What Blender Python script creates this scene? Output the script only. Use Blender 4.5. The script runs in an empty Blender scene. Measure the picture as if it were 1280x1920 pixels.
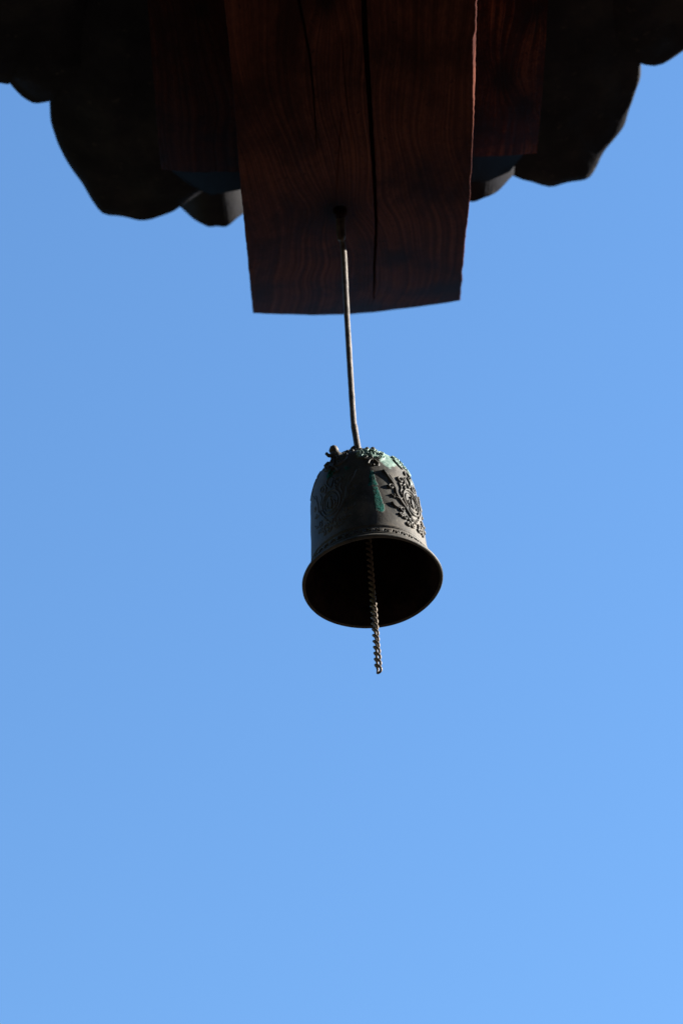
import bpy, bmesh, math, random
import numpy as np
from mathutils import Vector, Matrix, noise

# ------------------------------------------------------------------ camera, sky, sun
S = bpy.context.scene
COL = S.collection
F = 6590.0                       # focal length in photo pixels (about 123 mm)
ELEV, ROLL = math.radians(41.3), math.radians(4.1)
CAM = Vector((0, 0, 1.6))
fwd = Vector((0, math.cos(ELEV), math.sin(ELEV)))
U0 = Vector((0, -math.sin(ELEV), math.cos(ELEV)))
X0 = Vector((1, 0, 0))
right = X0 * math.cos(ROLL) - U0 * math.sin(ROLL)
up = U0 * math.cos(ROLL) + X0 * math.sin(ROLL)
cam = bpy.data.objects.new('camera', bpy.data.cameras.new('camera'))
COL.objects.link(cam)
cam.matrix_world = Matrix(((right.x, up.x, -fwd.x, CAM.x), (right.y, up.y, -fwd.y, CAM.y),
                           (right.z, up.z, -fwd.z, CAM.z), (0, 0, 0, 1)))
cam.data.sensor_fit = 'VERTICAL'
cam.data.sensor_height = 36.0
cam.data.lens = 36.0 * F / 1920
cam.data.clip_end = 20000
cam.data.dof.use_dof = True
cam.data.dof.focus_distance = 4.5
cam.data.dof.aperture_fstop = 5.6
cam.data.dof.aperture_blades = 9
S.camera = cam

SUN_EL, SUN_AZ = math.radians(24), math.radians(101)       # azimuth measured from -Y towards +X
sdir = Vector((math.sin(SUN_AZ) * math.cos(SUN_EL), -math.cos(SUN_AZ) * math.cos(SUN_EL), math.sin(SUN_EL)))
W = bpy.data.worlds.new('World'); S.world = W; W.use_nodes = True
wn = W.node_tree; wn.nodes.clear()
sky = wn.nodes.new('ShaderNodeTexSky'); sky.sky_type = 'NISHITA'; sky.sun_disc = False
sky.sun_elevation = SUN_EL
sky.sun_rotation = math.atan2(sdir.x, sdir.y)
sky.air_density = 1.6; sky.dust_density = 0.0; sky.ozone_density = 7.8; sky.altitude = 300
bg = wn.nodes.new('ShaderNodeBackground'); bg.inputs[1].default_value = 0.068
wo = wn.nodes.new('ShaderNodeOutputWorld')
wn.links.new(sky.outputs[0], bg.inputs[0]); wn.links.new(bg.outputs[0], wo.inputs[0])
sun = bpy.data.objects.new('sun', bpy.data.lights.new('sun', 'SUN')); COL.objects.link(sun)
sun.data.energy = 5.0; sun.data.angle = math.radians(0.5); sun.data.color = (1, 0.93, 0.83)
sun.rotation_euler = sdir.to_track_quat('Z', 'Y').to_euler()
sun.location = sdir * 50
S.view_settings.view_transform = 'Standard'; S.view_settings.look = 'None'
S.view_settings.exposure = 2.02; S.view_settings.gamma = 1; S.view_settings.use_curve_mapping = False

# ------------------------------------------------------------------ helpers
def ray(px, py):
    return (fwd + right * ((px - 640) / F) + up * ((960 - py) / F)).normalized()

def hit(px, py, zfun):
    """point where the line of sight of a photo pixel meets the surface z = zfun(x, y)"""
    d = ray(px, py); lo, hi = 1.0, 12.0
    for _ in range(50):
        m = (lo + hi) / 2; p = CAM + d * m
        if p.z < zfun(p.x, p.y): lo = m
        else: hi = m
    return CAM + d * lo

def mesh_obj(name, verts, faces, mat, parent=None, smooth=False, attrs=None):
    me = bpy.data.meshes.new(name)
    me.from_pydata([tuple(v) for v in verts], [], faces)
    me.update()
    if smooth: me.polygons.foreach_set('use_smooth', [True] * len(me.polygons))
    for k, vals in (attrs or {}).items():
        a = me.attributes.new(k, 'FLOAT', 'POINT'); a.data.foreach_set('value', vals)
    me.materials.append(mat)
    o = bpy.data.objects.new(name, me); COL.objects.link(o)
    if parent: o.parent = parent
    return o

def bm_obj(name, bm, mat, parent=None, smooth=False):
    me = bpy.data.meshes.new(name); bm.to_mesh(me); bm.free()
    if smooth: me.polygons.foreach_set('use_smooth', [True] * len(me.polygons))
    me.materials.append(mat)
    o = bpy.data.objects.new(name, me); COL.objects.link(o)
    if parent: o.parent = parent
    return o

def tag(o, label=None, cat=None, kind=None, group=None):
    if label: o['label'] = label
    if cat: o['category'] = cat
    if kind: o['kind'] = kind
    if group: o['group'] = group

def empty(name, loc):
    o = bpy.data.objects.new(name, None); COL.objects.link(o); o.location = loc
    o.empty_display_size = 0.1
    return o

def tube(pts, rad, n=10, closed=False, cap=True):
    """verts, faces of a tube along pts; rad a number or one per point"""
    pts = [Vector(p) for p in pts]; N = len(pts)
    if not hasattr(rad, '__len__'): rad = [rad] * N
    V, Fc = [], []
    prev = None
    for i, p in enumerate(pts):
        a = pts[(i - 1) % N] if (closed or i) else p
        b = pts[(i + 1) % N] if (closed or i < N - 1) else p
        t = (b - a).normalized()
        if prev is None:
            prev = t.orthogonal().normalized()
        prev = (prev - t * prev.dot(t)).normalized()
        q = t.cross(prev)
        for k in range(n):
            an = 2 * math.pi * k / n
            V.append(p + (prev * math.cos(an) + q * math.sin(an)) * rad[i])
    for i in range(N if closed else N - 1):
        j = (i + 1) % N
        for k in range(n):
            Fc.append((i * n + k, i * n + (k + 1) % n, j * n + (k + 1) % n, j * n + k))
    if cap and not closed:
        Fc.append(tuple(range(n))[::-1]); Fc.append(tuple((N - 1) * n + k for k in range(n)))
    return V, Fc

def merge(parts):
    V, Fc = [], []
    for v, f in parts:
        o = len(V); V += list(v); Fc += [tuple(i + o for i in g) for g in f]
    return V, Fc

def ball(c, r, sc=(1, 1, 1), n=8, m=6):
    V = [Vector(c) + Vector((0, 0, r * sc[2]))]; Fc = []
    for i in range(1, m):
        a = math.pi * i / m
        for k in range(n):
            b = 2 * math.pi * k / n
            V.append(Vector(c) + Vector((r * sc[0] * math.sin(a) * math.cos(b), r * sc[1] * math.sin(a) * math.sin(b), r * sc[2] * math.cos(a))))
    V.append(Vector(c) - Vector((0, 0, r * sc[2]))); L = len(V) - 1
    for k in range(n):
        Fc.append((0, 1 + k, 1 + (k + 1) % n))
        Fc.append((L, 1 + (m - 2) * n + (k + 1) % n, 1 + (m - 2) * n + k))
    for i in range(m - 2):
        for k in range(n):
            a = 1 + i * n; b = a + n
            Fc.append((a + k, b + k, b + (k + 1) % n, a + (k + 1) % n))
    return V, Fc

# ------------------------------------------------------------------ materials
class Mat:
    def __init__(self, name):
        self.m = bpy.data.materials.new(name); self.m.use_nodes = True
        self.nt = self.m.node_tree; self.b = self.nt.nodes['Principled BSDF']
    def n(self, t, **k):
        x = self.nt.nodes.new(t)
        for a, v in k.items(): setattr(x, a, v)
        return x
    def l(self, a, b): self.nt.links.new(a, b)
    def coords(self, scale=(1, 1, 1), loc=(0, 0, 0)):
        t = self.n('ShaderNodeTexCoord'); mp = self.n('ShaderNodeMapping')
        mp.inputs['Scale'].default_value = scale; mp.inputs['Location'].default_value = loc
        self.l(t.outputs['Object'], mp.inputs[0]); return mp.outputs[0]
    def noise(self, vec, scale, detail=4, rough=.55, dist=0):
        x = self.n('ShaderNodeTexNoise'); x.inputs['Scale'].default_value = scale
        x.inputs['Detail'].default_value = detail; x.inputs['Roughness'].default_value = rough
        x.inputs['Distortion'].default_value = dist
        self.l(vec, x.inputs['Vector']); return x.outputs['Fac']
    def ramp(self, fac, stops):
        r = self.n('ShaderNodeValToRGB'); e = r.color_ramp.elements
        while len(e) < len(stops): e.new(0.5)
        for i, (p, c) in enumerate(stops):
            e[i].position = p; e[i].color = (*c, 1) if len(c) == 3 else c
        self.l(fac, r.inputs[0]); return r.outputs[0]
    def mix(self, fac, a, b, mode='MIX'):
        x = self.n('ShaderNodeMix', data_type='RGBA', blend_type=mode)
        for s, v in ((0, fac), (6, a), (7, b)):
            if isinstance(v, (int, float)): x.inputs[s].default_value = v
            elif isinstance(v, tuple): x.inputs[s].default_value = (*v, 1)
            else: self.l(v, x.inputs[s])
        return x.outputs[2]
    def math(self, op, a, b=0.0, clamp=False):
        x = self.n('ShaderNodeMath', operation=op); x.use_clamp = clamp
        for s, v in ((0, a), (1, b)):
            if isinstance(v, (int, float)): x.inputs[s].default_value = v
            else: self.l(v, x.inputs[s])
        return x.outputs[0]
    def attr(self, name):
        a = self.n('ShaderNodeAttribute'); a.attribute_name = name; return a.outputs['Fac']
    def bump(self, h, dist, strength=1.0):
        b = self.n('ShaderNodeBump'); b.inputs['Distance'].default_value = dist
        b.inputs['Strength'].default_value = strength
        self.l(h, b.inputs['Height']); self.l(b.outputs[0], self.b.inputs['Normal'])
    def set(self, **k):
        for a, v in k.items():
            i = self.b.inputs[a.replace('_', ' ')]
            if isinstance(v, (int, float)): i.default_value = v
            elif isinstance(v, tuple): i.default_value = (*v, 1)
            else: self.l(v, i)
        return self.m

def wood(name, dark, mid, light, knots, seed=0.0, freq=26.0):
    """stained softwood, grain along Y, rings bending round the knots given as (x, y, radius)"""
    M = Mat(name)
    t = M.n('ShaderNodeTexCoord'); sp = M.n('ShaderNodeSeparateXYZ'); M.l(t.outputs['Object'], sp.inputs[0])
    x, y = sp.outputs[0], sp.outputs[1]
    base = M.math('ADD', x, seed)
    wob = M.noise(M.coords((1.3, .55, 1), (seed, seed, 0)), 2.2, 2, .5)
    field = M.math('ADD', base, M.math('MULTIPLY', wob, .13))
    kn = None
    for kx, ky, kr in knots:
        dx = M.math('SUBTRACT', x, kx); dy = M.math('MULTIPLY', M.math('SUBTRACT', y, ky), .45)
        d2 = M.math('ADD', M.math('MULTIPLY', dx, dx), M.math('MULTIPLY', dy, dy))
        g = M.math('DIVIDE', kr * kr, M.math('ADD', d2, kr * kr))
        field = M.math('ADD', field, M.math('MULTIPLY', M.math('MULTIPLY', g, dx), 1.6))
        kn = g if kn is None else M.math('ADD', kn, g)
    fr = M.math('MULTIPLY', field, freq * 2 * math.pi)
    fine = M.noise(M.coords((1, .06, 1)), 260, 3, .7)
    cv = M.n('ShaderNodeCombineXYZ')
    M.l(M.math('MULTIPLY', field, freq), cv.inputs[0]); M.l(M.math('MULTIPLY', y, .9), cv.inputs[1]); cv.inputs[2].default_value = seed
    rn = M.noise(cv.outputs[0], 1.0, 4, .62)
    ring = M.ramp(rn, [(.36, (0, 0, 0)), (.50, (.45, .45, .45)), (.66, (1, 1, 1))])
    blotch = M.noise(M.coords((1, .28, 1), (3 + seed, 0, 0)), 9, 5, .65)
    big = M.noise(M.coords((1, .6, 1), (seed * 3, 7, 0)), 5, 2, .5)
    speck = M.noise(M.coords((1, .4, 1)), 90, 4, .7)
    v = M.math('ADD', M.math('MULTIPLY', M.math('MULTIPLY', ring, big), .50), M.math('ADD', M.math('MULTIPLY', fine, .30), M.math('MULTIPLY', blotch, .55)))
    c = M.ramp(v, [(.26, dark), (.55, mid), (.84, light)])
    c = M.mix(M.ramp(speck, [(.62, (0, 0, 0)), (.74, (1, 1, 1))]), c, dark)
    c = M.mix(M.ramp(blotch, [(.36, (1, 1, 1)), (.52, (0, 0, 0))]), c, M.mix(.75, c, dark))
    if kn is not None:
        c = M.mix(M.ramp(M.math('ADD', kn, M.math('MULTIPLY', M.math('SUBTRACT', blotch, .5), .8)), [(.30, (0, 0, 0)), (.95, (.9, .9, .9))]), c, (.010, .0045, .004))
    h = M.math('ADD', M.math('MULTIPLY', ring, .5), M.math('MULTIPLY', fine, .6))
    M.bump(h, .0012, .8)
    return M.set(Base_Color=c, Roughness=M.math('ADD', .55, M.math('MULTIPLY', blotch, .3)), Specular_IOR_Level=.02)

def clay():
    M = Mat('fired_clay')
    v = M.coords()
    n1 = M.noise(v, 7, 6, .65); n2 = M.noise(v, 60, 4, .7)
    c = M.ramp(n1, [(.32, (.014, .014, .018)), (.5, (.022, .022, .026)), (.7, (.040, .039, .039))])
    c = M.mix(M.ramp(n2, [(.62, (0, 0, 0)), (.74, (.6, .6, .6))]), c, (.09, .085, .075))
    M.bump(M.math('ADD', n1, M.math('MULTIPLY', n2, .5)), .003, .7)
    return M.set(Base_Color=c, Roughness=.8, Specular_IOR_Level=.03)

def iron(name, a, b, metal=.3):
    M = Mat(name)
    v = M.coords(); n1 = M.noise(v, 70, 5, .7); n2 = M.noise(v, 400, 3, .6)
    c = M.ramp(n1, [(.35, a), (.68, b)])
    M.bump(M.math('ADD', n1, M.math('MULTIPLY', n2, .5)), .0012, .8)
    return M.set(Base_Color=c, Roughness=M.math('ADD', .38, M.math('MULTIPLY', n1, .35)), Metallic=metal, Specular_IOR_Level=.2)

def bronze(name, tone=1.0):
    M = Mat(name)
    v = M.coords()
    n1 = M.noise(v, 26, 6, .7); n2 = M.noise(v, 170, 5, .7); n3 = M.noise(M.coords((1, 1, .25)), 60, 4, .6)
    c = M.ramp(n1, [(.30, (.036, .036, .035)), (.52, (.085, .080, .073)), (.76, (.16, .137, .11))])
    c = M.mix(M.ramp(n3, [(.5, (0, 0, 0)), (.75, (.5, .5, .5))]), c, (.05, .06, .057))
    c = M.mix(M.ramp(n2, [(.62, (0, 0, 0)), (.72, (.8, .8, .8))]), c, (.19, .19, .15))
    pale, teal = M.attr('pale'), M.attr('teal')
    br = M.math('MULTIPLY', M.math('SUBTRACT', M.math('ADD', n1, M.math('MULTIPLY', n2, .6)), .8), 1.5)
    pm = M.ramp(M.math('ADD', pale, br), [(.42, (0, 0, 0)), (.62, (1, 1, 1))])
    c = M.mix(pm, c, M.ramp(n2, [(.35, (.08, .15, .13)), (.6, (.25, .34, .30))]))
    tm = M.ramp(M.math('ADD', teal, M.math('MULTIPLY', br, .85)), [(.40, (0, 0, 0)), (.60, (1, 1, 1))])
    c = M.mix(tm, c, M.ramp(n2, [(.36, (.002, .035, .032)), (.62, (.008, .15, .118))]))
    rough = M.mix(tm, M.math('ADD', .40, M.math('MULTIPLY', n1, .3)), (.85, .85, .85))
    metal = M.math('SUBTRACT', .12, M.math('ADD', M.math('MULTIPLY', tm, .12), M.math('MULTIPLY', pm, .12)), True)
    M.bump(M.math('ADD', M.math('MULTIPLY', n1, .5), M.math('MULTIPLY', n2, M.math('ADD', .35, M.math('MULTIPLY', tm, 1.6)))), .0011, .9)
    return M.set(Base_Color=c, Roughness=rough, Metallic=metal, Specular_IOR_Level=.12)

M_clay = clay()
M_iron = iron('weathered_steel', (.055, .049, .046), (.19, .165, .145), .0)
M_chain = iron('worn_chain_metal', (.015, .011, .010), (.30, .245, .19), .15)
M_bronze = bronze('aged_bronze')
Mi = Mat('dark_bronze_inside')  # bell interior: near-black with a slight rust tint, darker than the outer bronze
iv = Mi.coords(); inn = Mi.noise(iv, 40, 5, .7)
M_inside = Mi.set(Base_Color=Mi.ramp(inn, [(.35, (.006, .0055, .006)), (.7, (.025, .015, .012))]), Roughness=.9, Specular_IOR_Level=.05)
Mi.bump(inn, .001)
Mg = Mat('courtyard_gravel')
gv = Mg.coords(); g1 = Mg.noise(gv, .6, 5); g2 = Mg.noise(gv, 40, 4, .7)
M_ground = Mg.set(Base_Color=Mg.mix(Mg.ramp(g2, [(.35, (0, 0, 0)), (.7, (1, 1, 1))]), Mg.ramp(g1, [(.3, (.024, .019, .015)), (.7, (.04, .031, .024))]), (.055, .044, .035)), Roughness=.95, Specular_IOR_Level=0.0)
Mp = Mat('roof_mud')
mv = Mp.coords(); m1 = Mp.noise(mv, 12, 5)
M_mud = Mp.set(Base_Color=Mp.ramp(m1, [(.3, (.02, .015, .013)), (.7, (.05, .036, .03))]), Roughness=.95, Specular_IOR_Level=0.0)

# ------------------------------------------------------------------ ground
g = mesh_obj('ground', [(-6000, -6000, 0), (6000, -6000, 0), (6000, 6000, 0), (-6000, 6000, 0)], [(0, 1, 2, 3)], M_ground)
tag(g, kind='structure')

# unseen wooded slopes, added all round the court to block low sky light
def added_hills():
    n, m = 160, 14; V = []; Fc = []
    for j in range(m):
        d = 45 + 420 * (j / (m - 1)) ** 1.3
        for i in range(n):
            a = 2 * math.pi * i / n
            p = Vector((math.cos(a) * d, math.sin(a) * d, 0))
            steep = max(0, math.cos(a - math.radians(205)))          # raised behind and left to cut sky light on the bell's shadow side
            hh = (.26 + .42 * steep + .10 * noise.noise(p * .006)) * (d - 44) * min(1, 1.25 - .6 * j / m)
            hh += 5 * noise.noise(p * .05) * (j > 0)
            V.append((p.x, p.y, max(hh, -.5) if j else -.5))
    for j in range(m - 1):
        for i in range(n): Fc.append((j * n + i, j * n + (i + 1) % n, (j + 1) * n + (i + 1) % n, (j + 1) * n + i))
    Mh = Mat('added_hill_forest'); nv = Mh.coords(); a = Mh.noise(nv, .12, 6, .7)
    m_ = Mh.set(Base_Color=Mh.ramp(a, [(.3, (.012, .02, .009)), (.7, (.03, .045, .02))]), Roughness=1.0, Specular_IOR_Level=0.0)
    return mesh_obj('added_hills', V, Fc, m_)
tag(added_hills(), kind='structure')

# ------------------------------------------------------------------ the roof corner
MOUTH = CAM + ray(698, 1092) * 4.5
R = 0.0908                       # radius of the bell's mouth

BY = np.array([2.84, 3.41, 3.79]); BZ = np.array([3.335, 3.52, 3.73]) + CAM.z + .034
bc = np.polyfit(BY, BZ, 2)
def under(x, y):
    if y < 2.6:
        s = 2 * bc[0] * 2.6 + bc[1]
        return float(np.polyval(bc, 2.6)) + (y - 2.6) * s
    return float(np.polyval(bc, y))
def board_z(x, y): return under(x, y) + .17
def tile_z(x, y): return CAM.z + 4.06 + .10 * abs(x - .0) - .0 * y

roof = empty('temple_building', (0, 0, 0))
tag(roof, 'dark timber temple eave corner with clay tiles and a split rafter overhead', 'temple')

def edge_fn(pixels, zf):
    P = [hit(a, b, zf) for a, b in pixels]
    P.sort(key=lambda p: p.y)
    ys = [p.y for p in P]; xs = [p.x for p in P]
    s = (xs[1] - xs[0]) / (ys[1] - ys[0])
    return lambda y: float(np.interp(y, ys, xs))
XL = edge_fn([(420, 0), (431, 100), (440, 200), (448, 310), (457, 410), (466, 500), (474.5, 587)], under)
XR = edge_fn([(894, 0), (892, 100), (889, 200), (884, 300), (880, 380), (873, 440), (867, 505), (862.5, 563)], under)
endP = [hit(a, b, under) for a, b in [(474.5, 587), (520, 589.5), (580, 591), (640, 590), (700, 586), (760, 578.5), (820, 570), (862.5, 563)]]
ex = [p.x for p in endP]; ey = [p.y for p in endP]
crack_px = [[(681, -60), (684, 60), (690, 150), (697, 260), (703, 360), (705, 430), (702, 500), (700, 560)],
            [(556, -20), (572, 60), (581, 110), (588, 180), (594, 280)],
            [(640, 60), (645, 140), (652, 210), (664, 290)],
            [(640, 210), (632, 330), (628, 380)]]
crack_w = [.0027, .0014, .0011, .0010]
crack_d = [.05, .012, .003, .003]
cracks = [np.array([(p.x, p.y) for p in (hit(a, b, under) for a, b in c)]) for c in crack_px]
HOLE = hit(637, 394, under)

def seg_dist(px, py, poly):
    d = np.full(px.shape, 1e9); tt = np.zeros(px.shape); L = 0
    for a, b in zip(poly[:-1], poly[1:]):
        ab = b - a; l2 = ab @ ab
        t = np.clip(((px - a[0]) * ab[0] + (py - a[1]) * ab[1]) / l2, 0, 1)
        q = np.hypot(px - a[0] - t * ab[0], py - a[1] - t * ab[1])
        m = q < d; d[m] = q[m]; tt[m] = (L + t * math.sqrt(l2))[m]; L += math.sqrt(l2)
    return d, tt / L

def build_beam():
    nu, nv = 330, 440
    Y0 = 2.45
    us = np.linspace(0, 1, nu); vs = np.linspace(0, 1, nv)
    X = np.zeros((nv, nu)); Y = np.zeros((nv, nu)); Z = np.zeros((nv, nu))
    for j, v in enumerate(vs):
        for i, u in enumerate(us):
            yg = Y0 + v * (np.mean(ey) - Y0)
            x = XL(yg) + u * (XR(yg) - XL(yg))
            ye = np.interp(x, ex, ey)
            y = Y0 + v * (ye - Y0)
            x = XL(y) + u * (XR(y) - XL(y))
            e = (1 - u) ** 12 + u ** 12
            x += (u - .5) * 2 * e * (.0012 * noise.noise((0, y * 22, u)) + .0007 * noise.noise((3, y * 90, u)))
            y += v ** 60 * (.0016 * noise.noise((x * 25, 0, 5)) + .0009 * noise.noise((x * 110, 0, 5)))
            X[j, i], Y[j, i] = x, y
            Z[j, i] = under(x, y)
    for c, w, dp in zip(cracks, crack_w, crack_d):
        nz = np.array([[noise.noise((0, a * 40, 3)) for a in Y[:, 0]]]).T * .0007
        d, t = seg_dist(X + nz, Y, c)
        ww = w * np.clip(1.12 - .85 * t, .22, 1)
        Z += dp * np.clip(1.25 - d / ww, 0, 1) ** .7 * (np.clip(4 * (1 - t) + .15, 0, 1))
    hd = np.hypot(X - HOLE.x, (Y - HOLE.y) * .7)
    Z += .05 * np.clip((0.0095 - hd) / .003, 0, 1)
    # worn, slightly rounded arrises; a bevel planed on the right arris
    wR = np.interp(Y, [2.5, 2.96, 2.975, 3.08, 3.17, 3.4], [.0020, .0020, .0044, .0032, .0012, .0005])
    dR = (1 - us)[None, :] * .30
    Z += np.clip(wR - dR, 0, None) * 1.5
    Z += .0008 * np.array([[noise.noise((a * 30, b * 4, 1)) for a in X[0]] for b in Y[:, 0]])
    V = [(X[j, i], Y[j, i], Z[j, i]) for j in range(nv) for i in range(nu)]
    Fc = [(j * nu + i, (j + 1) * nu + i, (j + 1) * nu + i + 1, j * nu + i + 1) for j in range(nv - 1) for i in range(nu - 1)]
    # sides, end and top
    per = [i for i in range(nu)] + [j * nu + nu - 1 for j in range(1, nv)] + [(nv - 1) * nu + i for i in range(nu - 2, -1, -1)] + [j * nu for j in range(nv - 2, 0, -1)]
    b = len(V)
    V += [(V[k][0], V[k][1], under(0, V[k][1]) + .30) for k in per]
    n = len(per)
    Fc += [(per[k], per[(k + 1) % n], b + (k + 1) % n, b + k) for k in range(n)]
    Fc.append(tuple(b + k for k in range(n))[::-1])
    kn = hit(630, 398, under); k2 = hit(610, -5, under)
    m = wood('stained_pine_rafter', (.020, .0068, .006), (.070, .0225, .0155), (.155, .052, .032), [(kn.x - .002, kn.y - .005, .032), (k2.x, k2.y, .02)], .0, 190)
    o = mesh_obj('corner_rafter', V, Fc, m, roof, True)
    o['label'] = 'wide split red-brown rafter end that the bell rod hangs from'
    return o
build_beam()
# the rafter goes on behind, over the viewer
yb = 2.452
V = []
for y in (-.6, yb):
    for (x, dz) in ((XL(2.6), 0), (XR(2.6), 0), (XR(2.6), .30), (XL(2.6), .30)):
        V.append((x, y, under(0, y) + dz + .001))
rear = mesh_obj('rafter_shaft', V, [(0, 1, 2, 3), (4, 7, 6, 5), (0, 4, 5, 1), (1, 5, 6, 2), (2, 6, 7, 3), (3, 7, 4, 0)],
         wood('stained_pine_shaft', (.020, .0105, .009), (.055, .024, .017), (.115, .046, .030), [], .3, 24), roof)

def plank(px, name, mat, zf, th, label=None):
    """board whose underside has the given photo corners on surface zf"""
    nn = 14
    P = [hit(a, b, zf) for a, b in px]       # near-left, near-right, far-right, far-left
    V = []
    for j in range(nn + 1):
        t = j / nn
        a = P[0].lerp(P[3], t); b = P[1].lerp(P[2], t)
        for i in range(7):
            q = a.lerp(b, i / 6)
            z = zf(q.x, q.y) + (.004 if i in (0, 6) else 0) + .0012 * noise.noise((q.x * 20, q.y * 5, 0))
            V.append((q.x, q.y, z))
    N = 7; Fc = [(j * N + i, (j + 1) * N + i, (j + 1) * N + i + 1, j * N + i + 1) for j in range(nn) for i in range(6)]
    b0 = len(V); V += [(x, y, z + th) for x, y, z in V]
    Fc += [tuple(b0 + k for k in reversed(f)) for f in Fc]
    per = [i for i in range(N)] + [j * N + N - 1 for j in range(1, nn + 1)] + [nn * N + i for i in range(N - 2, -1, -1)] + [j * N for j in range(nn - 1, 0, -1)]
    n = len(per)
    Fc += [(per[k], per[(k + 1) % n], b0 + per[(k + 1) % n], b0 + per[k]) for k in range(n)]
    o = mesh_obj(name, V, Fc, mat, roof)
    if label: o['label'] = label
    return o
kL = hit(375, 20, board_z)
kR = hit(985, 205, board_z); kR2 = hit(1005, 20, board_z); kR3 = hit(940, 150, board_z)
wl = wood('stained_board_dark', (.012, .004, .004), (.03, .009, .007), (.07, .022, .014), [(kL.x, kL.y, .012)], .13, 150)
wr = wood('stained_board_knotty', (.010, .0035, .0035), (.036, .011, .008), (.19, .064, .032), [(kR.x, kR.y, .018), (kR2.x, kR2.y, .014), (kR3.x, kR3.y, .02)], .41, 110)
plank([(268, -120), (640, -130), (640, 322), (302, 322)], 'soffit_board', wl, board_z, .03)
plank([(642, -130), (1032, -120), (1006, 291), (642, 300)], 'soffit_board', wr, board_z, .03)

# scalloped batten that beds the tiles, and packed mud above it
def slab(px, zf, dz, th, name, mat, sub=1):
    P = [hit(a, b, zf) for a, b in px]
    n = len(P)
    V = [(p.x, p.y, p.z + dz) for p in P] + [(p.x, p.y, p.z + dz + th) for p in P]
    Fc = [tuple(range(n))[::-1], tuple(range(n, 2 * n))] + [(k, (k + 1) % n, n + (k + 1) % n, n + k) for k in range(n)]
    return mesh_obj(name, V, Fc, mat, roof)
def batten_z(x, y): return under(x, y) + .215
M_batt = wood('grey_batten', (.006, .005, .005), (.009, .008, .007), (.014, .012, .011), [], .7, 40)
slab([(318, 318), (470, 300), (470, 352), (395, 366), (352, 345)], batten_z, 0, .04, 'tile_batten', M_batt)
slab([(860, 290), (985, 285), (955, 322), (915, 340), (860, 345)], batten_z, 0, .04, 'tile_batten', M_batt)

def chunk(px, name, ctr, bulge=.035, th=.03, seed=0, zo=0.0, label=None, rim=.35, rough=.006):
    """thick clay tile seen from below: uneven outline, hollowed, with a real edge"""
    zf = lambda x, y: tile_z(x, y) + zo
    # densify outline
    P = []
    n0 = len(px)
    for k in range(n0):
        a, b = px[k], px[(k + 1) % n0]
        m = max(1, int(math.hypot(b[0] - a[0], b[1] - a[1]) / 9))
        for i in range(m): P.append((a[0] + (b[0] - a[0]) * i / m, a[1] + (b[1] - a[1]) * i / m))
    for _ in range(1):
        m_ = len(P); P = [tuple((P[i - 1][c] + 2 * P[i][c] + P[(i + 1) % m_][c]) / 4 for c in (0, 1)) for i in range(m_)]
    O = [hit(a, b, zf) for a, b in P]; C = hit(*ctr, zf)
    n = len(O); rings = 12
    V = []; Fc = []
    for k in range(1, rings + 1):
        t = k / rings
        for o in O:
            q = C.lerp(o, t)
            nz = noise.fractal((q.x * 9 + seed, q.y * 9, seed), 1, 2, 4) * rough * 1.6
            z = zf(q.x, q.y) - bulge * (1 - t ** 2) + (nz if k < rings else nz * .3)
            V.append((q.x, q.y, z))
    V.append((C.x, C.y, zf(C.x, C.y) - bulge)); ci = len(V) - 1
    # outer edge rolls up
    for s, (grow, dz) in enumerate(((.004, .3 * th), (.002, th), (-.02, th * 1.15))):
        for o in O:
            d = (o - C); d.z = 0; d.normalize()
            q = o + d * grow
            V.append((q.x, q.y, zf(q.x, q.y) + dz + .003 * noise.noise((q.x * 30, q.y * 30, s + seed))))
    def idx(r, i):
        i %= n
        return (r - 1) * n + i if r <= rings else ci + 1 + (r - rings - 1) * n + i
    for r in range(1, rings + 3):
        for i in range(n): Fc.append((idx(r, i), idx(r, i + 1), idx(r + 1, i + 1), idx(r + 1, i)))
    for i in range(n): Fc.append((ci, idx(1, i + 1), idx(1, i)))
    Fc.append(tuple(idx(rings + 3, i) for i in range(n)))
    o = mesh_obj(name, V, Fc, M_clay, roof, True)
    if label: o['label'] = label
    return o

def pan(a, b, length, sag, name='roof_tile', th=.02, seed=0, lift=0.0, zo=0.0, ext=0.0):
    """hollow pan tile whose lower lip spans world points a-b and sags; it runs back from there"""
    a, b = Vector(a), Vector(b)
    ax = (b - a); w = ax.length; ax.normalize()
    inner = Vector((-ax.y, ax.x, 0)).normalized()
    if inner.y > 0: inner = -inner
    nu, nv = 22, 10
    V = []; Fc = []
    for layer in (0, 1):
        for j in range(nv + 1):
            t = j / nv
            for i in range(nu + 1):
                u = i / nu
                z = -sag * (1 - (2 * u - 1) ** 2) + layer * th
                q = a + (b - a) * u + inner * (length * t)
                z += lift * t + .004 * noise.noise((q.x * 14 + seed, q.y * 14, layer))
                if j == 0:
                    q = q - inner * (.004 * noise.noise((u * 7, seed, 2)) - .002 * layer)
                V.append((q.x, q.y, q.z + z))
    L = (nv + 1) * (nu + 1); N = nu + 1
    for j in range(nv):
        for i in range(nu):
            f = (j * N + i, (j + 1) * N + i, (j + 1) * N + i + 1, j * N + i + 1)
            Fc.append(f); Fc.append(tuple(L + k for k in reversed(f)))
    per = [i for i in range(N)] + [j * N + nu for j in range(1, nv + 1)] + [nv * N + i for i in range(nu - 1, -1, -1)] + [j * N for j in range(nv - 1, 0, -1)]
    n = len(per)
    Fc += [(per[k], L + per[k], L + per[(k + 1) % n], per[(k + 1) % n]) for k in range(n)]
    return mesh_obj(name, V, Fc, M_clay, roof, False)

def corner(px, py, zo=0): return hit(px, py, lambda x, y: tile_z(x, y) + zo)
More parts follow.
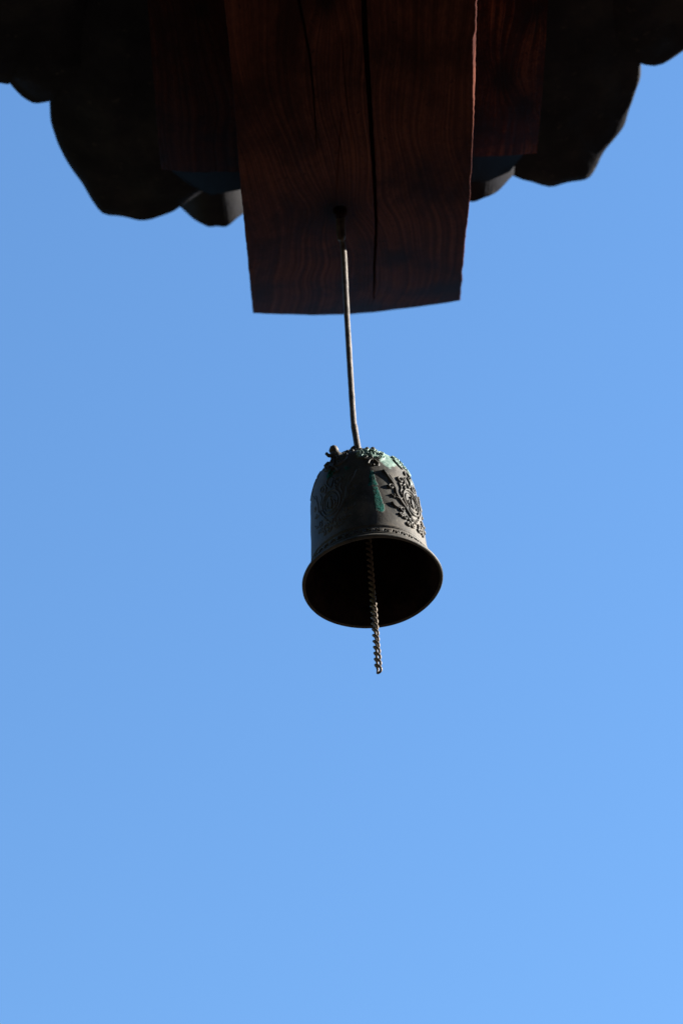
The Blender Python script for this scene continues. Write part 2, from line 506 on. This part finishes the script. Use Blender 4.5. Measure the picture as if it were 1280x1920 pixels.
# three pan tiles over the very corner, the middle one behind the rafter
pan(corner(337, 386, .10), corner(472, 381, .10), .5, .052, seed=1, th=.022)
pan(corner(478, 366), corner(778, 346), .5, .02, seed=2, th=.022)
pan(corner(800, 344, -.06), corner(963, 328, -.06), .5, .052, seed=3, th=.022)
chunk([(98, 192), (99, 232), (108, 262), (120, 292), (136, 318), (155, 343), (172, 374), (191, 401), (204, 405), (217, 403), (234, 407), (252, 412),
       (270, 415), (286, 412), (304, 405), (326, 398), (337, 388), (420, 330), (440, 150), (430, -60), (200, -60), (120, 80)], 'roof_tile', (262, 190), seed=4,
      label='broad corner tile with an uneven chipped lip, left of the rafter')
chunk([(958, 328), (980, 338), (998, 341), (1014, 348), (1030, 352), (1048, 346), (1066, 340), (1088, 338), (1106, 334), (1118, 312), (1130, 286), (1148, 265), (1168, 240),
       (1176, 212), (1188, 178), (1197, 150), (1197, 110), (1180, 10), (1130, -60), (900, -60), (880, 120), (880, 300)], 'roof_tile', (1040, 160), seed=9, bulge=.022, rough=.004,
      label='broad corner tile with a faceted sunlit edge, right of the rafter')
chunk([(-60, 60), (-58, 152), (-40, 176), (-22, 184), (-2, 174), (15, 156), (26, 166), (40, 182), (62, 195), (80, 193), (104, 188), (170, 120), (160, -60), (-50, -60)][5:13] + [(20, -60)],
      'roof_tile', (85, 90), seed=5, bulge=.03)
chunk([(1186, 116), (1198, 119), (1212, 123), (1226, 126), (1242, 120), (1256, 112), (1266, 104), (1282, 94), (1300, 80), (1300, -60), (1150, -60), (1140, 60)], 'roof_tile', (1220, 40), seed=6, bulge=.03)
# eave tiles further along both sides
for side in (-1, 1):
    for k in range(9):
        if side < 0:
            s = corner(17 - 1, 158)
        else:
            s = corner(1284, 92)
        d = Vector((side * .71, -.71, 0)); wd = .24
        a = s + d * (wd * k); b = s + d * (wd * (k + .96))
        a.z = s.z + .012 * k; b.z = s.z + .012 * (k + 1)
        if side > 0: pan(a, b, .5, .045, seed=20 + k)
        else: pan(b, a, .5, .045, seed=40 + k)

# packed roof earth above the tiles, and boards closing the eave
def deck(name, pts, z0, th, mat):
    n = len(pts)
    V = [(x, y, z) for x, y, z in pts] + [(x, y, z + th) for x, y, z in pts]
    Fc = [tuple(range(n))[::-1], tuple(range(n, 2 * n))] + [(k, (k + 1) % n, n + (k + 1) % n, n + k) for k in range(n)]
    return mesh_obj(name, V, Fc, mat, roof)
tl = corner(140, 175); tb = corner(300, 330); tr = corner(1005, 270); tr2 = corner(1165, 110)
zt = CAM.z + 4.14
tip = [(tl.x - 9.8, tl.y - 9.9, zt + .2), (tl.x - 2.2, tl.y - 2.3, zt + .2), (tl.x, tl.y, zt + .04), (tb.x, tb.y, zt + .03), (tr.x, tr.y, zt + .03), (tr2.x, tr2.y, zt + .04), (tr2.x + 2.2, tr2.y - 2.3, zt + .2), (tr2.x + 9.8, tr2.y - 9.9, zt + .2), (0, -13, zt + .2)]
deck('roof_bed', tip, 0, .12, M_mud)
# the hall's two timber walls, meeting behind the viewer
M_hall = wood('hall_timber', (.012, .006, .005), (.03, .013, .009), (.055, .024, .016), [], 1.7, 20)
for side in (-1, 1):
    c = Vector((0, -1.3, 0)); e = c + Vector((side * 8, -8, 0)); nrm = Vector((side, 1, 0)).normalized() * .2
    q = [c, e, e - nrm, c - nrm * 1.0]
    V = [(p.x, p.y, 0) for p in q] + [(p.x, p.y, zt + .1) for p in q]
    mesh_obj('wall', V, [(0, 1, 2, 3), (4, 7, 6, 5), (0, 4, 5, 1), (1, 5, 6, 2), (2, 6, 7, 3), (3, 7, 4, 0)], M_hall, roof)
    for k in range(4):
        p = c + Vector((side, -1, 0)) * (2.4 * k)
        if k == 0 and side > 0: continue
        v, f = tube([(p.x, p.y, 0), (p.x, p.y, zt + .05)], .17, 20)
        mesh_obj('post', v, f, M_hall, roof, True)
# round common rafters running out to each eave, beyond the corner boards
M_raf = wood('rafter_pole_wood', (.014, .008, .007), (.036, .017, .012), (.07, .03, .022), [], .9, 30)
for side in (-1, 1):
    for k in range(6):
        s = corner(16, 158) if side < 0 else corner(1284, 92)
        e = s + Vector((side * .71, -.71, 0)) * (.30 + .36 * k) + Vector((-side * .13, -.13, -.03))
        i = Vector((side * (.25 + .22 * k), -.2 - .3 * k, e.z - .25))
        v, f = tube([e.lerp(i, t / 6) for t in range(7)], .055, 14)
        mesh_obj('rafter_pole', v, f, M_raf, roof, True)

# ------------------------------------------------------------------ the hanging rod
rod = empty('hanger_rod', (HOLE.x, HOLE.y, HOLE.z))
tag(rod, 'thin bent steel rod dropping from the rafter to the bell crown', 'rod')
def Lp(v): return Vector(v) - rod.location
axis = lambda z: Vector((MOUTH.x, MOUTH.y, MOUTH.z + z * R))
def along(px, py, y=None):
    d = ray(px, py); yy = MOUTH.y if y is None else y
    return CAM + d * (yy / d.y)
rp = [(638, 440), (639.5, 447), (642.5, 456), (644.8, 480), (647.5, 540), (650, 590), (653, 640), (656.5, 700), (660.3, 760), (662.8, 795), (664.6, 804), (667, 820), (670.5, 840), (673, 862)]
pts = [along(a, b) for a, b in rp]
dense = []
for a, b in zip(pts[:-1], pts[1:]):
    for i in range(6): dense.append(a.lerp(b, i / 6))
dense.append(pts[-1])
rad = []
for i, p in enumerate(dense):
    t = i / (len(dense) - 1)
    r_ = .0040 + .0004 * noise.noise((0, 0, p.z * 60)) + .00025 * noise.noise((5, 0, p.z * 300))
    if 56 <= i <= 62: r_ += .0005
    if i > 62: r_ += .0003
    rad.append(r_)
v, f = tube([Lp(p) for p in dense], rad, 14)
mesh_obj('shaft', v, f, M_iron, rod, True)
# eye bolt in the rafter: two short legs going up into the hole, the shaft's hook through it
eb = [(634.5, 380), (634.5, 410), (635, 440), (637, 449), (641, 452), (643.5, 445), (643, 425), (641, 380)]
v, f = tube([Lp(along(a, b, MOUTH.y - .006 + .002 * (i % 2))) for i, (a, b) in enumerate(eb)], .0032, 10)
mesh_obj('eye_bolt', v, f, M_iron, rod, True)

# ------------------------------------------------------------------ the bell
bell = empty('wind_bell', MOUTH)
bell.rotation_euler = (0, math.radians(-1.3), 0)
tag(bell, 'dark bronze wind bell with floral relief and green patina hanging on the rod', 'bell')
PR0 = np.array([(0, 1.0), (.025, .998), (.06, .965), (.12, .915), (.20, .873), (.30, .848), (.45, .832), (.7, .818), (1.0, .803), (1.25, .785), (1.45, .768),
               (1.62, .735), (1.76, .685), (1.88, .61), (1.98, .51), (2.06, .38), (2.10, .24), (2.115, .08), (2.115, .0)])
PR = PR0.copy(); PR[:, 0] += .09 * np.clip((PR[:, 0] - 1.1) / .7, 0, 1)
def spline(P, n):
    # Catmull-Rom resample by arc length
    Q = np.vstack([2 * P[0] - P[1], P, 2 * P[-1] - P[-2]]); out = []
    for i in range(1, len(Q) - 2):
        p0, p1, p2, p3 = Q[i - 1:i + 3]
        for t in np.linspace(0, 1, 24, endpoint=False):
            out.append(.5 * (2 * p1 + (p2 - p0) * t + (2 * p0 - 5 * p1 + 4 * p2 - p3) * t * t + (3 * p1 - p0 - 3 * p2 + p3) * t ** 3))
    out.append(P[-1]); out = np.array(out)
    s = np.concatenate([[0], np.cumsum(np.hypot(*np.diff(out, axis=0).T))])
    q = np.linspace(0, s[-1], n)
    return np.stack([np.interp(q, s, out[:, 0]), np.interp(q, s, out[:, 1])], 1), q

NC, NR = 1120, 430
prof, arc = spline(PR, NR)
th = np.linspace(0, 2 * math.pi, NC, endpoint=False) - math.pi      # 0 faces the viewer, + is to the right
zz, rr = prof[:, 0], np.maximum(prof[:, 1], 0)
TH, A = np.meshgrid(th, arc); RRg = rr[:, None] + 0 * TH; ZZ = zz[:, None] + 0 * TH
arc_of = lambda z: float(np.interp(z, zz[:NR - 4], arc[:NR - 4]))
H = np.zeros_like(TH)

def stroke(pts, w, h, th0, a0, rscale=None, mirror=False, taper=True, soft=.45):
    """raised line on the bell; pts in local (across, up) units of R about (th0, a0)"""
    P = np.array(pts, float)
    if len(P) > 2:
        Q = np.vstack([2 * P[0] - P[1], P, 2 * P[-1] - P[-2]]); out = []
        for i in range(1, len(Q) - 2):
            p0, p1, p2, p3 = Q[i - 1:i + 3]
            for t in np.linspace(0, 1, 6, endpoint=False):
                out.append(.5 * (2 * p1 + (p2 - p0) * t + (2 * p0 - 5 * p1 + 4 * p2 - p3) * t * t + (3 * p1 - p0 - 3 * p2 + p3) * t ** 3))
        out.append(P[-1]); P = np.array(out)
    for sg in ((1, -1) if mirror else (1,)):
        Pm = P * [sg, 1]
        lo, hi = Pm[:, 1].min() - w * 2 + a0, Pm[:, 1].max() + w * 2 + a0
        rows = np.where((arc > lo) & (arc < hi))[0]
        if not len(rows): continue
        r0 = rscale or max(.1, float(np.interp(a0, arc, rr)))
        span = (np.abs(Pm[:, 0]).max() + 2 * w) / max(.08, rr[rows].min() * .9)
        dth = (th - th0 + math.pi) % (2 * math.pi) - math.pi
        cols = np.where(np.abs(dth) < span)[0]
        if not len(cols): continue
        ix = np.ix_(rows, cols)
        px = dth[cols][None, :] * rr[rows][:, None]; py = (arc[rows] - a0)[:, None] + 0 * px
        d, t = seg_dist(px, py, Pm)
        ww = .82 * w * (np.clip(np.sin(np.pi * np.clip(t * .9 + .08, 0, 1)) * 1.1, .3, 1) if taper else 1)
        hh = h * np.clip((1 - d / ww) / soft, 0, 1) ** .8
        H[ix] = np.maximum(H[ix], hh)

def dot(x, y, r, h, th0, a0, mirror=False): stroke([(x - .001, y), (x + .001, y)], r, h, th0, a0, mirror=mirror, taper=False, soft=.8)
def spiral(cx, cy, r, turns, start, w, h, th0, a0, mirror=False, sgn=1):
    n = int(14 * turns) + 4
    P = [(cx + r * (1 - .8 * i / n) * math.cos(start + sgn * 2 * math.pi * turns * i / n), cy + r * (1 - .8 * i / n) * math.sin(start + sgn * 2 * math.pi * turns * i / n)) for i in range(n + 1)]
    stroke(P, w, h, th0, a0, mirror=mirror, taper=False)
def ell(cx, cy, rx, ry, w, h, th0, a0):
    stroke([(cx + rx * math.cos(a), cy + ry * math.sin(a)) for a in np.linspace(0, 2 * math.pi, 17)], w, h, th0, a0, taper=False)

rnd = random.Random(4)
hR = .030
for k in range(4):
    t0 = math.radians((54, 144, -144, -37)[k]); hR = (.027, .02, .008, .010)[k]; a0 = arc_of(1.00)
    stroke([(-.42, .46), (-.36, .34), (-.30, .23), (-.275, .13), (-.27, .02), (-.215, -.1), (-.15, -.2), (-.08, -.31), (-.03, -.36)], .034, hR, t0, a0, True and None, True)
    stroke([(-.39, .40), (-.33, .37), (-.29, .27)], .02, hR * .8, t0, a0, None, True)
    spiral(-.345, .14, .055, 1.1, 0, .018, hR, t0, a0, True)
    spiral(-.15, .36, .085, 1.2, -1.2, .020, hR, t0, a0, True)
    stroke([(-.2, .30), (-.17, .2), (-.2, .1), (-.17, .02)], .016, hR * .8, t0, a0, None, True)
    stroke([(0, .52), (-.06, .44), (-.04, .36), (0, .3), (.04, .36), (.06, .44), (0, .52)], .02, hR, t0, a0)
    stroke([(-.075, .30), (-.10, .22), (-.04, .24)], .018, hR, t0, a0, None, True)
    ell(0, 0, .165, .235, .017, hR, t0, a0)
    ell(0, 0, .12, .18, .011, hR * .8, t0, a0)
    dot(0, .10, .032, hR * 1.4, t0, a0)
    stroke([(0, .06), (.0, -.02), (.005, -.12)], .05, hR * 1.2, t0, a0)
    stroke([(-.05, .03), (-.075, -.05), (-.03, -.09)], .018, hR, t0, a0, None, True)
    stroke([(-.09, -.13), (0, -.155), (.09, -.13)], .02, hR, t0, a0)
    stroke([(-.19, -.02), (-.235, -.06), (-.3, -.05), (-.36, -.03)], .016, hR, t0, a0, None, True)
    dot(-.365, -.02, .026, hR, t0, a0, True); dot(-.335, -.06, .02, hR, t0, a0, True); dot(-.32, -.005, .02, hR, t0, a0, True)
    stroke([(-.38, -.17), (-.345, -.235), (-.28, -.25), (-.245, -.2)], .018, hR, t0, a0, None, True)
    spiral(-.22, -.27, .05, 1.0, 1.2, .018, hR, t0, a0, True)
    stroke([(-.12, -.1), (-.13, -.22), (-.06, -.30)], .014, hR, t0, a0, None, True)
    for (cx, cy, r_) in ((-.10, -.40, .06), (.10, -.40, .06), (0, -.36, .05), (-.19, -.40, .05), (.19, -.40, .05), (-.06, -.49, .055), (.07, -.49, .055), (-.27, -.37, .035), (.27, -.37, .035), (.16, -.50, .04), (-.15, -.50, .04)):
        spiral(cx, cy, r_, 1.1, rnd.uniform(0, 6), .017, hR, t0, a0, sgn=rnd.choice((-1, 1)))
        dot(cx, cy, r_ * .45, hR * .8, t0, a0)
hR = .024
# hanging trefoils of the shoulder collar
for k in range(8):
    t0 = math.radians(13 + 45 * k); a0 = arc_of(1.57); hR = .024 if k in (0, 1, 2, 7) else .009
    stroke([(0, .30), (.0, .18), (0, .06)], .022, hR, t0, a0)
    stroke([(0, .10), (-.05, .06), (-.075, -.01), (-.04, -.03)], .022, hR * 1.1, t0, a0, None, True)
    dot(0, -.03, .03, hR * 1.2, t0, a0); dot(-.075, .0, .024, hR * 1.2, t0, a0, True)
    spiral(-.10, .17, .055, 1.1, 2, .018, hR * 1.1, t0, a0, True)
    stroke([(0, .12), (-.09, .10), (-.17, .16), (-.21, .24)], .016, hR, t0, a0, None, True)
    spiral(-.16, .30, .05, 1.1, 0, .018, hR * 1.2, t0, a0, True)
    dot(-.05, .27, .022, hR * 1.2, t0, a0, True)
    stroke([(-.09, .42), (-.05, .34), (0, .40), (.05, .34), (.09, .42)], .018, hR * 1.3, t0, a0)
    for j in range(3): dot(rnd.uniform(-.12, .12), rnd.uniform(.25, .5), .022, hR * 1.3, t0, a0)
# scroll band above the lip, between two fillets
for zc, w in ((.335, .010), (.315, .006), (.135, .009)):
    H = np.maximum(H, .014 * np.clip((1 - np.abs(A - arc_of(zc)) / w) / .5, 0, 1))
nb = 44
for k in range(nb):
    t0 = 2 * math.pi * k / nb; a0 = arc_of(.225)
    stroke([(-.06, -.03), (-.03, .028), (.01, .0), (.04, -.03), (.06, .03)], .013, .016, t0, a0)
    dot(-.015, -.025, .014, .017, t0, a0); dot(.035, .025, .013, .017, t0, a0)
# unevenness of the casting
cast = np.array([[noise.noise((math.cos(t) * 3, math.sin(t) * 3, z * 3)) for t in th[::8]] for z in zz[::5]])
cast = np.array([np.interp(np.arange(NC), np.arange(0, NC, 8), c, period=NC) for c in cast])
cast = np.array([np.interp(np.arange(NR), np.arange(0, NR, 5), cast[:, i]) for i in range(NC)]).T
H += .006 * cast
# edge of the mouth a little out of round
oor = 1 + .008 * np.sin(2 * TH + .6) * np.clip(1 - ZZ / .5, 0, 1) + .004 * np.sin(5 * TH) * np.clip(1 - ZZ / .2, 0, 1)
dz, dr = np.gradient(zz), np.gradient(rr); ln = np.hypot(dz, dr) + 1e-9
nr, nz_ = (dz / ln)[:, None], (-dr / ln)[:, None]
Rr = (RRg * oor + H * nr * np.clip(RRg / .08, 0, 1)) * R; Zz = (ZZ + H * nz_) * R
Xg, Yg = Rr * np.sin(TH), -Rr * np.cos(TH)
verts = np.stack([Xg, Yg, Zz], -1).reshape(-1, 3)
base = np.arange(NR - 1)[:, None] * NC + np.arange(NC)[None, :]
nxt = np.arange(NR - 1)[:, None] * NC + ((np.arange(NC) + 1) % NC)[None, :]
faces = np.stack([base, nxt, nxt + NC, base + NC], -1).reshape(-1, 4)
# stains: pale verdigris on the crown, teal runs below the collar
deg = np.degrees(TH)
def blob(t, z, wt, wz): return np.clip(1.15 - np.sqrt(((deg - t) / wt) ** 2 + ((ZZ - z) / wz) ** 2), 0, 1)
def run(t, z0, z1, w0, w1, slope=0.0):
    u = np.clip((z0 - ZZ) / (z0 - z1), -1, 2)
    w = w0 + (w1 - w0) * np.clip(u, 0, 1)
    e = np.minimum(1 - np.abs(deg - t - slope * u) / w, np.minimum(u, 1 - u) * 5)
    return np.clip(.5 + e, 0, 1) * (e > -.5)
pale = np.clip((ZZ - 1.60) / .2, 0, 1) * np.clip(1.35 - np.abs(deg - 48) / 55, 0, 1) * 1.1 + .75 * blob(30, 1.6, 12, .14) + .6 * blob(66, 1.5, 14, .22)
teal = np.maximum.reduce([run(10, 1.42, 1.13, 1.6, 5.4), run(11.5, 1.11, .74, 2.4, 4.6, 2.0), 1.1 * blob(14.0, .70, 6.0, .12), .85 * blob(-36, 1.56, 10, .14), .7 * blob(-15, 1.54, 9, .1), .5 * blob(-20, 1.40, 4, .14)])
M_bell = M_bronze
body = mesh_obj('bell_body', verts.tolist(), faces.tolist(), M_bell, bell, True, {'pale': pale.ravel().astype(np.float32), 'teal': teal.ravel().astype(np.float32)})
# the inside and the rounded lip
PI_ = [(0, 1.0), (-.016, .992), (-.022, .978), (-.018, .963), (.0, .953), (.05, .925), (.12, .873), (.22, .83), (.5, .785), (1.0, .755), (1.4, .71), (1.7, .60), (1.9, .44), (2.02, .2), (2.05, .01)]
prof2, _ = spline(np.array(PI_), 110)
NC2 = 280; V = []; Fc = []
for z, r_ in prof2:
    for k in range(NC2):
        t = 2 * math.pi * k / NC2 - math.pi
        oo = 1 + .008 * math.sin(2 * t + .6) * max(0, 1 - max(z, 0) / .5) + .004 * math.sin(5 * t) * max(0, 1 - max(z, 0) / .2)
        V.append((max(r_, .005) * oo * R * math.sin(t), -max(r_, .005) * oo * R * math.cos(t), z * R))
nlip = 14
for i in range(len(prof2) - 1):
    for k in range(NC2):
        Fc.append((i * NC2 + k, (i + 1) * NC2 + k, (i + 1) * NC2 + (k + 1) % NC2, i * NC2 + (k + 1) % NC2))
nl = sum(1 for z, r_ in prof2 if r_ > .950)
lipV = V[:nl * NC2]; lipF = Fc[:(nl - 1) * NC2]
lip = mesh_obj('lip', lipV, lipF, M_bronze, bell, True, {'pale': [0.0] * len(lipV), 'teal': [0.0] * len(lipV)})
inV = V[(nl - 1) * NC2:]; inF = [tuple(i - (nl - 1) * NC2 for i in f) for f in Fc[(nl - 1) * NC2:]]
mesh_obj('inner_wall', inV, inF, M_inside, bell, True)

# crown: a coiled dragon loop among cloud scrolls
parts = []; LIFT = .06
def B(x, y, z): return Vector((x * R, y * R, (z + LIFT) * R))
rnd = random.Random(11)
def rtube(P, r0, r1, n=9):
    P = [B(*p) for p in P]; out = []
    for a, b in zip(P[:-1], P[1:]):
        for i in range(4): out.append(a.lerp(b, i / 4))
    out.append(P[-1])
    for i in range(2): out = [out[0]] + [(out[j - 1] + out[j] * 2 + out[j + 1]) / 4 for j in range(1, len(out) - 1)] + [out[-1]]
    rs = [(r0 + (r1 - r0) * j / (len(out) - 1)) * R * (1 + .22 * noise.noise((j * .9, r0 * 50, 0))) for j in range(len(out))]
    parts.append(tube(out, rs, n))
rtube([(-.36, 0, 1.95), (-.38, -.02, 2.12), (-.30, 0, 2.30), (-.14, 0, 2.42), (.02, .06, 2.44), (.20, .04, 2.36), (.34, 0, 2.22), (.40, -.03, 2.05), (.42, -.05, 1.9)], .085, .07)
rtube([(-.22, -.05, 2.02), (-.30, -.08, 2.22), (-.35, -.10, 2.38)], .12, .07)      # raised head
parts.append(ball(B(-.355, -.11, 2.41), .074 * R, (1.0, 1.3, .9)))
rtube([(-.33, -.14, 2.30), (-.43, -.15, 2.27), (-.47, -.15, 2.33)], .035, .025)       # jaw
rtube([(-.10, 0, 2.38), (-.07, .02, 2.52), (.0, .05, 2.56), (.07, .05, 2.46)], .05, .045)
rtube([(-.48, -.1, 1.86), (-.53, -.12, 1.99), (-.47, -.14, 2.02)], .035, .03)
rtube([(.0, .35, 1.95), (.02, .33, 2.2), (.02, .15, 2.38), (.03, -.05, 2.36), (.05, -.2, 2.15), (.05, -.24, 2.02)], .06, .06)
LIFT = 0.0
for k in range(170):
    a = rnd.uniform(-math.pi, math.pi); r_ = rnd.uniform(.12, .52)
    z = float(np.interp(-r_, -rr[::-1][::-1], zz)) if False else float(np.interp(r_, rr[::-1], zz[::-1]))
    hgt = rnd.uniform(-.01, .03) + (.10 * rnd.random() ** 2 if r_ < .3 else 0)
    parts.append(ball(B(r_ * math.sin(a), -r_ * math.cos(a), z + hgt), rnd.uniform(.022, .048) * R, (1, 1, rnd.uniform(.8, 1.5)), 7, 5))
for k in range(26):
    a = rnd.uniform(-math.pi, math.pi); r_ = rnd.uniform(.25, .5); z = float(np.interp(r_, rr[::-1], zz[::-1]))
    c = B(r_ * math.sin(a), -r_ * math.cos(a), z + .01); tt = Vector((math.cos(a), math.sin(a), 0)); nn_ = Vector((math.sin(a), -math.cos(a), .6)).normalized()
    q = [c + (tt * math.cos(s) + nn_.cross(tt) * math.sin(s)) * (.055 * R * (1 - s / 9)) + nn_ * (.02 * R) for s in np.linspace(0, 6, 12)]
    parts.append(tube(q, .018 * R, 6))
V, Fc = merge(parts)
crown_p = []
for p in V:
    a = math.degrees(math.atan2(p.x, -p.y)); crown_p.append(max(0.0, min(.30, .7 - abs(a - 60) / 70)))
mesh_obj('crown_dragon', V, Fc, M_bronze, bell, True, {'pale': crown_p, 'teal': [0.0] * len(V)})

# ------------------------------------------------------------------ chain under the bell
top = Vector((MOUTH.x, MOUTH.y, MOUTH.z + 1.97 * R))
chain = empty('clapper_chain', top)
tag(chain, 'short twisted curb chain dangling from inside the bell, clapper missing', 'chain')
pitch = .00985; wire = .00168
def link_mesh():
    # oval curb link: a flattened loop twisted about its long axis
    hl, hw = .0072, .0048
    P = []
    for i in range(28):
        a = 2 * math.pi * i / 28
        x, z = hw * math.sin(a), hl * math.cos(a)
        tw = -.75 * z / hl
        P.append(Vector((x * math.cos(tw), x * math.sin(tw), z)))
    v, f = tube(P, wire, 8, closed=True)
    return v, f
lv, lf = link_mesh()
lme = bpy.data.meshes.new('link'); lme.from_pydata([tuple(v) for v in lv], [], lf); lme.update()
lme.polygons.foreach_set('use_smooth', [True] * len(lme.polygons)); lme.materials.append(M_chain)
endz = MOUTH.z - 1.68 * R
bot = along(708.5, 1254)
n = int(round((top.z - bot.z) / pitch))
for i in range(n + 1):
    t = i / n
    o = bpy.data.objects.new('link', lme); COL.objects.link(o); o.parent = chain
    p = top.lerp(bot, t) - top
    o.location = p
    yaw = math.radians(-64 + 22 * max(0, (t - .55) / .45) + rnd.uniform(-4, 4))
    o.rotation_euler = (Matrix.Rotation(yaw, 3, 'Z') @ Matrix.Rotation(math.radians(-25), 3, 'Y') @ Matrix.Rotation(math.radians(-35), 3, 'Z')).to_euler()
